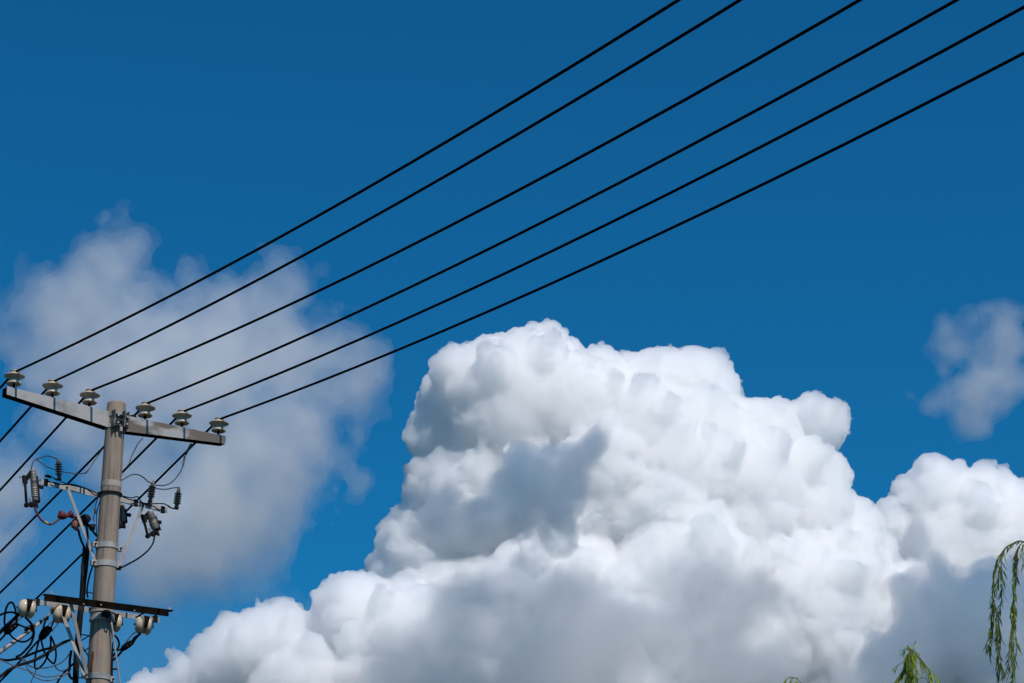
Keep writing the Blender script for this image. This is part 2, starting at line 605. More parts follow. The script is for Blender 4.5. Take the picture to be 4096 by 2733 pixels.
ring('cement_joint', 1929, .06, .0025, M['cement'], pole)
ring('strap', 1967, .022, .014, M['darksteel'], pole)
for yb, hb in ((2176, .055), (2250, .055), (2702, .055)):
    z, bd = ring('band', yb, hb, .008, M['galv'], pole)
    for s in (-1, 1):
        b = MB().box(POLE + Z * z + U * s * (pole_r(z) + .03), U * .028, N * .02, Z * hb * .5)
        b.build('band_lug', M['galv'], bd, bevel=.003)
        MB().tube([POLE + Z * z + U * s * (pole_r(z) + .035) - N * .035, POLE + Z * z + U * s * (pole_r(z) + .035) + N * .045],
                  .009).build('bolt', M['darksteel'], bd)
# rust run on the shaft
st = MB()
v_, f_ = [], []
zz0, zz1 = rz(2606), rz(2790)
for i in range(9):
    z = zz0 + (zz1 - zz0) * i / 8
    wd = .06 + .015 * math.sin(i * 2.1) + .02 * i / 8
    for k in range(5):
        t = R(243) + (k / 4 - .5) * wd * 3.0 + .012 * math.sin(i * 1.7)
        v_.append(POLE + Z * z + Vector((math.cos(t), math.sin(t), 0)) * (pole_r(z) + .0012))
for i in range(8):
    for k in range(4):
        a = i * 5 + k
        f_.append((a, a + 5, a + 6, a + 1))
st.add(v_, f_).build('rust_streak', M['rust'], pole)

# the pole leans a touch
pole.rotation_euler = (0, .0085, 0)
pole.location.x -= .0085 * PTOP

# ------------------------------------------------------------------ top crossarm, its insulators and the six lines
ATT = [(68, 1483), (222, 1521), (369, 1569), (592, 1612), (740, 1642), (885, 1673)]
WH = .178                                         # line height above the arm
HEAD = [on(x, y, .05) - N * .05 for x, y in ATT]
u_of = lambda p: (p - POLE).dot(U)
uu = [u_of(p) for p in HEAD]
zr = sum(p.z for p in HEAD[3:]) / 3 - WH           # top of the level arm
zl0, zl1 = zr + .002, HEAD[0].z - WH               # the pale arm rises a little to its free end
ztop = lambda u: zr if u > 0 else zl0 + (zl1 - zl0) * (u / uu[0])
UL, UR = u_of(on(28, 1560, .034)), u_of(on(903, 1755, .034))
UI = .085
arm = thing('crossarm', POLE + Z * zr, 'topmost steel crossarm of two tapered arms holding six pin insulators', 'crossarm')


def arm_mb(u0, u1, h0, h1, part=0):
    """Channel open at the back: front plate, top and bottom flanges."""
    b = MB()
    for lo_, hi_, n0, n1 in (('b', 'b', -.075, .0275),) if part else ((None, None, .028, .034), ('t', 't', -.075, .028)):
        vs = []
        for u, h in ((u0, h0), (u1, h1)):
            zt = ztop(u)
            a, bb = (zt - h, zt) if lo_ is None else ((zt - .006, zt) if lo_ == 't' else (zt - h, zt - h + .006))
            for nn, zz in ((n0, a), (n1, a), (n1, bb), (n0, bb)):
                vs.append(POLE + U * u + N * nn + Z * zz)
        fs = [(0, 1, 2, 3), (7, 6, 5, 4), (0, 4, 5, 1), (1, 5, 6, 2), (2, 6, 7, 3), (3, 7, 4, 0)]
        if u1 < u0:
            fs = [f[::-1] for f in fs]
        b.add(vs, [f[::-1] for f in fs])
    return b


a1 = arm_mb(-UI, UL, .168, .084).build('arm', M['galv'], arm)
a1['label'] = 'pale galvanised arm'
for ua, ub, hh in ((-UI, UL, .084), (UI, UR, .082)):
    arm_mb(ua, ub, .168, hh, 1).build('shade_black_flange', M['iron_and_shade'], arm)  # near-black colour paints in the shade under each arm
    MB().box(POLE + U * (ub - math.copysign(.004, ub)) - N * .0235 + Z * (ztop(ub) - hh / 2 - .0005), U * .003, N * .05, Z * (hh / 2 - .0065)).build('shade_black_end', M['iron_and_shade'], arm)  # near-black plate stands in for the shade in the open arm end
a2 = arm_mb(UI, UR, .168, .082).build('arm', M['worn'], arm)
a2['label'] = 'rust-stained arm'
hub = MB()
hz = zr - .082
for s in (-1, 1):
    hub.box(POLE + U * s * (UI - .008) + N * .055 + Z * hz, U * .006, N * .085, Z * .090)
for dz in (-.072, -.012, .045):
    hub.box(POLE + N * .112 + Z * (hz + dz), U * (UI - .014), N * .020, Z * .004)
hub.box(POLE + U * .018 + N * .132 + Z * hz, U * .005, N * .040, Z * .086)
for s in (-.045, .055):                            # gussets that taper downward
    q = POLE + U * s + N * .10 + Z * (hz - .076)
    hub.add([q - U * .005, q + U * .005, q + U * .005 + N * .075, q - U * .005 + N * .075,
             q - U * .004 - Z * .07, q + U * .004 - Z * .07], [(0, 1, 2, 3), (0, 4, 5, 1), (0, 3, 4), (1, 5, 2), (3, 2, 5, 4)])
hb = hub.build('mounting_bracket', M['hubsteel'], arm, bevel=.002)
for dz in (-.06, .06):
    MB().lathe([(pole_r(zr) + .001, -.02), (pole_r(zr) + .008, -.02), (pole_r(zr) + .008, .02), (pole_r(zr) + .001, .02)],
               POLE + Z * (hz + dz), n=40, smooth=False).build('clamp_ring', M['galv'], arm)
for s in (-.045, .055):
    for dz in (-.045, .03):
        MB().tube([POLE + U * s + N * .10 + Z * (hz + dz), POLE + U * s + N * .15 + Z * (hz + dz)], .011, 6, False).build('bolt', M['galv'], hb)
MB().box(POLE - U * .0 + N * .12 + Z * (hz - .105), U * .014, N * .016, Z * .022).build('bracket_foot', M['cement'], hb)

ins_label = ['cream pin insulator at the free end of the pale grey crossarm arm',
             'cream pin insulator in the middle of the pale grey crossarm arm',
             'cream pin insulator on the pale grey crossarm arm beside the pole',
             'cream pin insulator on the rust-stained crossarm arm beside the pole',
             'cream pin insulator in the middle of the rust-stained crossarm arm',
             'cream pin insulator at the free end of the rust-stained crossarm arm']
p0 = POLE + U * uu[0] + Z * ztop(uu[0])
ins = thing('pin_insulator', p0, ins_label[0], 'insulator', 'pin insulators on the top crossarm')
MB().lathe([(.058, .052), (.070, .046), (.075, .050), (.075, .056), (.071, .064), (.061, .078), (.052, .090), (.051, .100), (.060, .113),
            (.080, .124), (.097, .127), (.102, .130), (.102, .135), (.096, .141), (.078, .150), (.060, .157), (.050, .162), (.048, .168),
            (.041, .173), (.041, .178), (.047, .183), (.045, .189), (.036, .194), (.015, .196), (0, .196)], p0, n=40
           ).build('porcelain_body', M['porcelain'], ins)
MB().lathe([(.0, .092), (.028, .090), (.040, .075), (.052, .056), (.0585, .0515), (.03, .06), (.0, .062)], p0, n=32
           ).build('socket', M['conduit'], ins)
MB().lathe([(.024, -.001), (.024, .008), (.012, .009), (.012, .07), (0, .07)], p0, n=14).build('pin', M['darksteel'], ins)
MB().tube([p0 + Z * .1765 + (U * math.cos(t) + N * math.sin(t)) * .043 for t in np.linspace(0, 2 * math.pi, 25)], .0045, 6
          ).build('tie_wire', M['tie'], ins)
for i in range(1, 6):
    dup(ins, POLE + U * uu[i] + Z * ztop(uu[i]), ins_label[i], (rnd.uniform(-.03, .03), rnd.uniform(-.035, .035), rnd.uniform(0, .5)))

NEAR = [[(340, 1357), (654, 1204), (1035, 993), (1600, 674), (2068, 400), (2600, 71), (2718, 0)],
        [(1532, 850), (1600, 806), (2303, 400), (2600, 220), (2963, 0)], [(1600, 1005), (2740, 400), (3440, 0)],
        [(1600, 1167), (3109, 400), (3825, 0)], [(1400, 1373), (1600, 1285), (1799, 1200), (3096, 562), (3403, 400), (4096, 29)],
        [(1400, 1475), (1823, 1300), (2067, 1200), (3096, 718), (3730, 400), (4096, 213)]]
FAR = [[(0, 1555), (25, 1521)], [(0, 1766), (122, 1629)], [(99, 1850), (265, 1677), (0, 1962)],
       [(418, 1787), (270, 1935), (150, 2058), (40, 2170)], [(386, 1991), (206, 2170), (491, 1889), (624, 1759)],
       [(625, 1933), (769, 1789), (502, 2052), (216, 2330), (139, 2394)]]
LINE = R(145)                                     # heading of the six lines
line_label = ['black power line tied on the insulator at the free end of the pale arm',
              'black power line tied on the middle insulator of the pale arm',
              'black power line tied on the pale arm insulator beside the pole',
              'black power line tied on the rust-stained arm insulator beside the pole',
              'black power line tied on the middle insulator of the rust-stained arm',
              'black power line tied on the insulator at the free end of the rust-stained arm']
LW = {}


def span(i, pts, sg):
    """Heights along one span of line i: z = a t + b t^2 fitted to where the photo shows it."""
    h = Vector((math.sin(LINE), math.cos(LINE), 0)) * sg
    n = Vector((h.y, -h.x, 0))
    A = POLE + U * uu[i] + Z * (ztop(uu[i]) + WH)
    T, ZZ, WW = [], [], []
    for x, y in pts:
        d = ray(x, y)
        k = n.dot(A - EYE) / n.dot(d)
        q = EYE + d * k
        T.append(h.dot(q - A))
        ZZ.append(q.z - A.z)
        WW.append(1 / k)
    T, ZZ, WW = map(np.array, (T, ZZ, WW))
    if sg < 0:
        b_ = .002
        a_ = (WW * T * (ZZ - b_ * T * T)).sum() / (WW * T * T).sum()
    else:
        Mx = np.stack([T, T * T], 1) * WW[:, None]
        a_, b_ = np.linalg.lstsq(Mx, ZZ * WW, rcond=None)[0]
    LW[(i, sg)] = (A, h, a_, b_)
    return A, h, a_, b_


def on_line(i, t, sg=-1):
    A, h, a_, b_ = LW[(i, sg)]
    return A + h * t + Z * (a_ * t + b_ * t * t)


for i in range(6):
    A, h, a_, b_ = span(i, FAR[i], -1)
    ts = [28, 22, 16, 12, 9, 7, 5, 4, 3, 2, 1.4, .9, .5, .25, .1]
    pts = [A + h * t + Z * (a_ * t + b_ * t * t) for t in ts] + [A]
    A, h, a_, b_ = span(i, NEAR[i], 1)
    tmax = 38
    ts = [.1, .25, .5, .9, 1.4] + list(np.arange(2, tmax, .75))
    pts += [A + h * t + Z * (a_ * t + b_ * t * t) for t in ts]
    o = MB().tube(pts, .0119, 10).build('power_line', M['cable'], origin=A)
    tag(o, line_label[i], 'power line', 'power lines on the top crossarm')

# ------------------------------------------------------------------ equipment crossarm below it, with braces
OB = -.13
ea0, ea1 = on(163, 1927, OB), on(668, 2042, OB)
eq = thing('crossarm', POLE + Z * ((ea0.z + ea1.z) / 2), 'slim pale steel crossarm behind the pole holding fuse cutouts and arresters', 'crossarm')
d_ = (ea1 - ea0).normalized()
b = MB()
b.bar(ea0, ea1, .056, .006)
b.bar(ea0 - N * .027 + Z * .0275, ea1 - N * .027 + Z * .0275, .05, .005, Z)
b.build('arm', M['galv'], eq)
for y0_, y1_, wd in (((268, 1946), (380, 2245), .032), ((573, 2018), (476, 2262), .034)):
    MB().bar(on(*y0_, OB + .04), on(*y1_, -.02 if y1_[0] < 400 else .0), wd, .006, N).build('brace', M['bar'], eq, bevel=.001)
for q in ((268, 1950), (574, 2022)):
    MB().tube([on(*q, OB + .02), on(*q, OB + .058)], .011, 6, False).build('bolt', M['darksteel'], eq)
for x, y in ((182, 1931), (542, 2013), (650, 2040)):
    q = on(x, y, OB)
    MB().box(q + N * .006, d_ * .02, N * .012, Z * .036).build('u_clamp', M['darksteel'], eq, bevel=.003)
ug = on(321, 1958, OB)
MB().box(ug + N * .005, d_ * .008, N * .004, Z * .029).build('spacer_plate', M['greywire'], eq)


# ------------------------------------------------------------------ surge arresters
def arrester(p, axis, L, label):
    t = thing('surge_arrester', p, label, 'surge arrester', 'brown ribbed arresters on the equipment crossarm')
    prof = [(.012, 0), (.020, .004), (.020, L * .12)]
    n = 5
    for k in range(n):
        h = L * (.16 + .115 * k)
        prof += [(.020, h), (.022, h + .002), (.038, h + .006), (.039, h + .009), (.030, h + .012), (.020, h + .017)]
    prof += [(.019, L * .74)]
    MB().lathe(prof, p, axis, 24).build('ribbed_body', M['brownporc'], t)
    MB().lathe([(.019, L * .735), (.021, L * .75), (.019, L * .84), (.012, L * .93), (.005, L * .99), (0, L)], p, axis, 18).build('cap', M['cap'], t)
    MB().lathe([(.016, -.02), (.023, -.018), (.023, .006), (.014, .008)], p, axis, 16).build('base', M['darksteel'], t)
    return t


aL = on(237, 1914, OB + .05)
arrester(aL, on(233, 1828, OB + .05) - aL, (on(233, 1828, OB + .05) - aL).length, 'brown ribbed surge arrester standing near the ribbed grey fuse cutout')
aA = on(601, 2003, OB + .06)
arrester(aA, on(613, 1921, OB + .06) - aA, (on(613, 1921, OB + .06) - aA).length, 'leaning brown surge arrester between the pole and the outermost arrester')
aB = on(706, 2030, OB + .05)
arrester(aB, on(716, 1948, OB + .05) - aB, (on(716, 1948, OB + .05) - aB).length, 'brown surge arrester out past the arm end, joined by a wire to the leaning one')
for a_pt, b_pt in ((aL, (215, 1912)), (aA, (590, 2012)), (aB, (672, 2022))):
    q = on(*b_pt, OB + .02)
    o = MB().tube(smooth([q, (q + a_pt) / 2 - Z * .02, a_pt - Z * .015]), .006, 8).build('support_strap', M['darksteel'])
    tag(o, {215: 'thin strap carrying the arrester beside the ribbed grey fuse cutout', 590: 'thin strap under the leaning brown arrester',
            672: 'bent strap reaching from the arm end to the outermost arrester'}[b_pt[0]], 'strap')


# ------------------------------------------------------------------ fuse cutouts
def cutout(top, bot, tube_t, tube_b, label, off, back=1., fat=1.):
    """Porcelain body from top to bot with a fuse tube beside it, both held by black end fittings."""
    p, q = on(*top, off), on(*bot, off)
    t1, t2 = on(*tube_t, off + .02), on(*tube_b, off + .02)
    t = thing('fuse_cutout', q, label, 'fuse cutout', 'fuse cutouts on the equipment crossarm')
    ax = p - q
    L = ax.length
    prof = [(.010, 0), (.026, .004), (.031, .02)]
    nr = 5
    for s0, s1 in ((.12, .42), (.60, .88)):
        prof += [(.027, L * s0)]
        for k in range(nr):
            h = L * (s0 + (s1 - s0) * k / nr)
            e = L * (s1 - s0) / nr
            prof += [(.029, h + e * .1), (.0345, h + e * .35), (.0345, h + e * .7), (.029, h + e * .95)]
        prof += [(.030, L * s1 + .004), (.033, L * s1 + .012)]
    prof += [(.033, L * .95), (.027, L * .985), (.012, L)]
    prof.sort(key=lambda r: r[1])
    prof = [(r * fat, h) for r, h in prof]
    MB().lathe(prof, q, ax, 28).build('porcelain_body', M['oldporc'], t)
    an = ax.normalized()
    sd = U * back
    MB().bar(p + sd * .036 * fat - ax * .2 - N * .012, q + sd * .036 * fat - ax * .02 - N * .012, .036, .03, N).build('back_strap', M['darksteel'], t)
    MB().box(p - ax * .5 + sd * .07 - N * .02, sd * .04, N * .012, Z * .016).build('mount', M['darksteel'], t)
    b = MB()
    b.box(p * .45 + t1 * .55 - an * .02, (t1 - p) * .5, N * .015, an * .032)
    b.box(t1 - an * .01, sd * .022, N * .018, an * .04)
    b.build('upper_contact', M['darksteel'], t, bevel=.004)
    MB().tube(smooth([t1 + an * .02, t1 - sd * .03 + an * .012, t1 - sd * .052 + an * .0, t1 - sd * .055 + an * .018]), .004, 6).build('hook', M['greywire'], t)
    MB().tube([t1, t2], .0135, 14).build('fuse_tube', M['conduit'], t)
    b = MB()
    b.box((t2 + q) / 2 - an * .012, (q - t2) * .55, N * .015, an * .018)
    b.lathe([(.022, -.02), (.026, 0), (.022, .02)], t2 - an * .012, N, 14)
    b.lathe([(.018, -.02), (.021, 0), (.018, .02)], (t2 * .45 + q * .55) - an * .03, N, 14)
    b.box(q - an * .035, sd * .022, N * .014, an * .03)
    b.build('lower_contact', M['darksteel'], t, bevel=.003)
    for c_, s_ in ((t1 - sd * .02 - an * .06, 1), (t2 * .6 + q * .4 + an * .03, 1)):
        MB().tube([c_ + (sd * math.cos(k) * .011 + an * math.sin(k) * .018) for k in np.linspace(0, 6.28, 17)], .003, 6).build('pull_ring', M['greywire'], t)
    return t


cutout((130, 1876), (141, 2006), (99, 1915), (106, 2016), 'grey ribbed fuse cutout hanging off the free end of the slim arm', OB + .05)
cutout((597, 2046), (622, 2118), (573, 2070), (590, 2140), 'fuse cutout slung under the slim arm below the arresters', OB + .03, fat=1.3)
cutout((484, 2018), (491, 2088), (470, 2030), (476, 2102), 'fuse cutout half hidden behind the concrete pole', OB - .12)

# ------------------------------------------------------------------ red and black insulating boots, droppers
def boot(pts, rs, m, label, off, name='insulating_boot'):
    p = wp(Z3, pts, off)
    k = 6
    ss = np.linspace(0, len(p) - 1, (len(p) - 1) * k + 1)
    rr = [rs[min(int(t), len(rs) - 2)] + (rs[min(int(t), len(rs) - 2) + 1] - rs[min(int(t), len(rs) - 2)]) * (lambda f: f * f * (3 - 2 * f))(t - min(int(t), len(rs) - 2))
          for t in ss]
    o = MB().tube(smooth(p, k), rr, 20).build(name, m)
    return tag(o, label, 'insulating boot', 'rubber boots on the droppers')


wire('dropper_cable', wp(Z3, [(520, 1040), (535, 1090), (560, 1150), (600, 1212), (655, 1262), (710, 1290), (770, 1298), (830, 1262), (890, 1212)], -.06),
     .0105, M['red'], 'dark red dropper cable swinging from the ribbed grey cutout to the red boots', 'cable')
o = MB().tube(smooth(wp(Z3, [(665, 1258), (690, 1276), (720, 1290)], -.059)), .0118, 10).build('cable_marker', M['yellow'])
tag(o, 'small yellow tape wrap on the dark red dropper cable', 'tape')
boot([(880, 1150), (884, 1152), (905, 1158), (940, 1170), (975, 1178), (1005, 1180)], [.004, .037, .043, .042, .030, .010], M['red'],
     'red rubber boot at the end of the dark red dropper cable', -.06)
boot([(995, 1176), (1015, 1172), (1045, 1160), (1066, 1152), (1068, 1151)], [.008, .016, .034, .044, .006], M['red'],
     'red flared boot facing the first one, beside the pale brace', -.065)
boot([(1060, 1170), (1100, 1185), (1140, 1180)], [.012, .012, .010], M['red'], 'short red sleeve passing behind the pale brace', -.075)
boot([(1150, 1240), (1148, 1245), (1128, 1295), (1110, 1345), (1108, 1350)], [.004, .042, .048, .034, .008], M['pink'],
     'pink rubber boot hanging behind the pale brace', -.12)
boot([(1105, 1345), (1140, 1372), (1180, 1385)], [.010, .017, .014], M['pink'], 'small pink clip under the pink rubber boot', -.12)
boot([(1218, 1192), (1222, 1195), (1262, 1232), (1300, 1270), (1306, 1276)], [.006, .046, .066, .058, .008], M['darksteel'],
     'round black boot between the pale brace and the pole', -.16)
boot([(1318, 1306), (1335, 1318), (1372, 1342), (1396, 1350), (1398, 1351)], [.006, .020, .036, .043, .004], M['darksteel'],
     'flared black boot on a cable just beside the pole', -.16)
wire('dropper_cable', wp(Z3, [(1300, 1290), (1340, 1330), (1385, 1400), (1430, 1455), (1480, 1500)], (-.16, -.1)), .011, M['cable'],
     'short black dropper from the flared black boot into the pole band', 'cable')
wire('dropper_cable', wp(Z3, [(1180, 1390), (1180, 1430), (1200, 1500), (1225, 1570), (1260, 1640), (1290, 1720)], -.12), .011, M['cable'],
     'black dropper from the pink boot down into the cable bundle', 'cable')
wire('dropper_cable', wp(Z3, [(1280, 1280), (1300, 1380), (1310, 1500), (1300, 1620), (1290, 1720)], -.15), .012, M['cable'],
     'black dropper from the round black boot down behind the brace', 'cable')

# ------------------------------------------------------------------ thin jumpers round the equipment arm
wire('jumper_wire', wp(Z3, [(468, 470), (480, 410), (500, 360), (540, 325), (620, 300), (705, 276), (770, 292), (845, 322)], -.07), .0058, M['greywire'],
     'thin jumper arching from the ribbed grey cutout to its arrester cap')
wire('jumper_wire', wp(Z3, [(545, 332), (620, 382), (700, 440), (820, 478), (940, 515), (1050, 530), (1150, 545), (1230, 540), (1290, 528)], -.075), .0052,
     M['greywire'], 'thin jumper sagging past the lone arrester toward a pink splice')
wire('tap_wire', wp(Z3, [(1290, 530), (1330, 470), (1400, 370), (1480, 250), (1550, 145)], (-.08, -.1)), .0045, M['greywire'],
     'thin tap wire rising from the pink splice to a power line')
o = MB().tube(smooth(wp(Z3, [(1272, 540), (1300, 512), (1330, 478)], -.08)), .0085, 10).build('wire_splice', M['pink'])
tag(o, 'small pink splice sleeve on the thin tap wire near the pole', 'splice')
wire('jumper_wire', wp(Z4, [(235, 497), (310, 452), (375, 422), (440, 428), (500, 460), (540, 498), (590, 525)], -.08), .006, M['greywire'],
     'humped thin jumper from behind the pole to the leaning arrester')
wire('jumper_wire', wp(Z4, [(630, 545), (720, 549), (790, 528), (850, 482), (910, 402), (938, 345), (952, 300)], (-.07, -.1)), .006, M['greywire'],
     'thin jumper curling up from the leaning arrester to a grey sleeve')
o = MB().tube(smooth(wp(Z4, [(946, 325), (955, 280), (966, 215)], -.1)), .0105, 10).build('wire_splice', M['cap'])
tag(o, 'grey-brown splice sleeve hanging under a power line', 'splice')
wire('jumper_wire', wp(Z4, [(630, 580), (700, 590), (770, 590), (830, 576), (900, 572)], -.075), .006, M['greywire'],
     'short wavy jumper joining the caps of the two paired arresters')
wire('tap_wire', wp(Z2, [(520, 750), (440, 840), (390, 940), (340, 1040), (300, 1150), (255, 1215)], -.1), .005, M['greywire'],
     'thin bowed tap wire from under the rust-stained arm to a power line')
o = MB().tube(smooth(wp(Z2, [(1275, 850), (1240, 905), (1215, 960), (1180, 1020)], -.1)), .012, 10).build('line_clamp', M['cap'])
tag(o, 'dull brown tap clamp on a power line under the rust-stained arm', 'clamp')
tk = MB()
for dx, rr in ((0, .013), (30, .02), (70, .026), (100, .014)):
    q = on(440 + (285 + dx) * .2551, 1560 + (425 - dx * .02) * .2551, -.25)
    tk.lathe([(rr * .6, -.02), (rr, -.008), (rr, .008), (rr * .6, .02)], q, U, 12)
tag(tk.build('line_clamp', M['darksteel']), 'lumpy black line clamp beside the pole above the rust-stained arm', 'clamp')
wire('cable', wp(Z4, [(622, 1118), (606, 1200), (562, 1272), (500, 1332), (420, 1390), (330, 1440), (240, 1485), (185, 1502)], (-.09, .05)), .0085, M['cable'],
     'black cable curving from the lower cutout back to the pole band', 'cable')
wire('ground_lead', wp(Z4, [(240, 662), (290, 676), (360, 690), (430, 678), (480, 742), (560, 757), (650, 755), (740, 760), (800, 800), (870, 812)], OB + .045), .0062,
     M['cable'], 'black lead lying along the slim arm under the paired arresters')
wire('ground_lead', wp(Z4, [(240, 668), (330, 705), (440, 735), (520, 765), (600, 785), (650, 812), (680, 845)], OB + .05), .006, M['cable'],
     'second black lead drooping across the face of the slim arm')
wire('ground_lead', wp(Z3, [(700, 660), (800, 675), (900, 700), (1000, 705), (1100, 705), (1250, 750), (1390, 808), (1480, 850)], OB + .045), .0065, M['cable'],
     'black lead on the slim arm between the lone arrester and the pole')
wire('ground_lead', wp(Z3, [(780, 592), (850, 630), (950, 675), (1040, 708), (1180, 735), (1300, 775), (1400, 850), (1470, 880)], OB + .05), .0055, M['cable'],
     'thinner black lead sagging from the lone arrester base to the pole')
o = MB().lathe([(.01, -.035), (.016, -.02), (.016, .02), (.01, .035)], on(193, 1906, OB + .02), U, 12).build('lead_clamp', M['darksteel'])
tag(o, 'black knob clamp on top of the slim arm near the ribbed cutout', 'clamp')
wire('hanging_wire', wp(Z3, [(1465, 890), (1440, 970), (1418, 1050), (1415, 1120), (1400, 1190), (1405, 1255)], -.12), .0055, M['greywire'],
     'loose wire end dangling beside the pole under the slim arm')
o = MB().tube(wp(Z3, [(1412, 1050), (1418, 1062), (1424, 1125), (1424, 1140)], -.12), [.008, .013, .013, .007], 12).build('wire_splice', M['cap'])
tag(o, 'brown splice block on the loose dangling wire beside the pole', 'splice')
wire('hanging_wire', wp(Z3, [(1492, 950), (1460, 1060), (1444, 1180), (1440, 1320), (1440, 1460), (1450, 1500)], -.125), .0045, M['greywire'],
     'thin wire running straight down beside the pole to its band')

# ------------------------------------------------------------------ vertical cables on the pole
cb = [on(x, y, -.12) for x, y in ((341, 2190), (336, 2260), (334, 2310), (329, 2389), (321, 2458), (314, 2536), (307, 2613), (302, 2733), (296, 2850))]
cb.append(Vector((cb[-1].x - .03, cb[-1].y, 0)))
cb = smooth(cb[:-1]) + [cb[-1]]
cd_ = thing('cable_conduit', cb[-1], 'thick dark conduit running down close beside the pole', 'conduit')
MB().tube(cb, [.026] * 6 + [.030] * (len(cb) - 6), 14).build('pipe', M['conduit'], cd_)
for a_, b_ in (((351, 2370), (371, 2373)), ((328, 2539), (358, 2543)), ((328, 2561), (358, 2543)), ((335, 2606), (355, 2592)), ((331, 2590), (354, 2626)),
               ((316, 2711), (342, 2714))):
    e_ = (on(*b_, -.08) - on(*a_, -.11)).normalized()
    MB().tube([on(*a_, -.11) - e_ * .03, on(*b_, -.08) + e_ * .03], .006, 8).build('bracket_strut', M['darksteel'], cd_)
wire('cable', [on(x, y, -.11) for x, y in ((372, 2262), (362, 2290), (352, 2330), (348, 2370), (352, 2392))], .009, M['cable'],
     'black cable bowing between the thick conduit and the pole', 'cable')
wire('cable', [on(x, y, -.1) for x, y in ((352, 2190), (350, 2230), (345, 2280), (340, 2320))], .016, M['cable'],
     'fat black cable merging into the top of the conduit', 'cable')
rc = [on(x, y, -.05) for x, y in ((447, 2570), (447, 2640), (446, 2733), (443, 2850))]
o = MB().tube([*rc, Vector((rc[-1].x, rc[-1].y, 0))], .013, 10).build('cable_conduit', M['conduit'])
tag(o, 'thin dark conduit on the far side of the pole beside the guy rod', 'conduit')
tag(MB().tube([on(447, 2677, -.05), on(467, 2677, -.04)], .010, 10).build('cable_stub', M['darksteel']),
    'short black stub jutting from the thin dark conduit', 'stub')

# ------------------------------------------------------------------ lower crossarms
AB = R(60)
UB, NB = Vector((math.sin(AB), math.cos(AB), 0)), Vector((math.cos(AB), -math.sin(AB), 0))
k0, k1 = on(178, 2378, .22, AB), on(694, 2443, .22, AB)
k1.z = k0.z = (k0.z + k1.z) / 2
ba = thing('crossarm', POLE + Z * k0.z, 'black angle-iron crossarm across the front of the pole', 'crossarm')
b = MB()
b.bar(k0 - Z * .032, k1 - UB * .05 - Z * .032, .064, .006, NB)
b.bar(k0 - NB * .03 + Z * .003, k1 - NB * .03 + Z * .003, .066, .006, Z)
b.build('angle_iron', M['iron_and_shade'], ba)
for x, y in ((205, 2374), (677, 2436)):
    q = on(x, y, .20, AB)
    MB().lathe([(.014, -.01), (.014, .012), (.007, .014), (.007, .03)], q, Z, 6, False).build('bolt', M['galv'], ba)
for x, y in ((334, 2417), (404, 2420), (537, 2443)):
    MB().lathe([(.0075, 0), (.0075, .006), (0, .007)], on(x, y, .223, AB), NB, 8, False).build('rivet', M['bar'], ba)
MB().bar(on(281, 2404, .15), on(347, 2694, .02), .036, .006, N).build('brace', M['bar'], ba)
for x0_, y0_, x1_, y1_ in ((575, 2452, 543, 2471), (628, 2458, 612, 2470)):
    MB().bar(on(x0_, y0_, .15), on(x1_, y1_, -.08), .018, .008, Z).build('tie_bar', M['darksteel'], ba)

l0, l1 = on(141, 2408, OB), on(637, 2481, OB)
la = thing('crossarm', POLE + Z * ((l0.z + l1.z) / 2), 'pale lower crossarm behind the pole carrying round cream insulators', 'crossarm')
b = MB()
b.bar(l0, l1, .05, .006, N)
b.bar(l0 - N * .027 + Z * .024, l1 - N * .027 + Z * .024, .05, .005, Z)
b.build('arm', M['bar'], la)
MB().bar(on(243, 2436, OB + .04), on(338, 2702, .02), .036, .006, N).build('brace', M['bar'], la)
for x, y in ((150, 2410), (622, 2478)):
    q = on(x, y, OB)
    MB().box(q + N * .006, U * .018, N * .012, Z * .034).build('u_clamp', M['darksteel'], la, bevel=.003)
MB().box(on(506, 2462, OB + .006), U * .009, N * .004, Z * .026).build('spacer_plate', M['greywire'], la)
zc = rz(2458)
MB().lathe([(pole_r(zc) + .001, -.05), (pole_r(zc) + .016, -.05), (pole_r(zc) + .016, -.03), (pole_r(zc) + .009, -.028), (pole_r(zc) + .009, .03),
            (pole_r(zc) + .018, .032), (pole_r(zc) + .018, .05), (pole_r(zc) + .001, .05)], POLE + Z * zc - Vector((.018, 0, 0)), n=44, smooth=False).build('collar', M['galv'], la)

# guy rod with its hook
gy = thing('guy_rod', on(441, 2458, .14), 'thin white guy rod slanting down past the pole from the collar', 'guy rod')
MB().tube([on(441, 2458, .14), on(450, 2520, .14), on(480, 2733, .16), on(500, 2860, .17)], .0085, 10).build('rod', M['bar'], gy)
MB().box(on(424, 2459, .13), U * .036, N * .03, Z * .022).build('hook_plate', M['darksteel'], gy, bevel=.004)
MB().tube(smooth([on(425, 2470, .15), on(430, 2484, .16), on(438, 2488, .16), on(440, 2470, .15)]), .007, 8).build('shackle', M['darksteel'], gy)

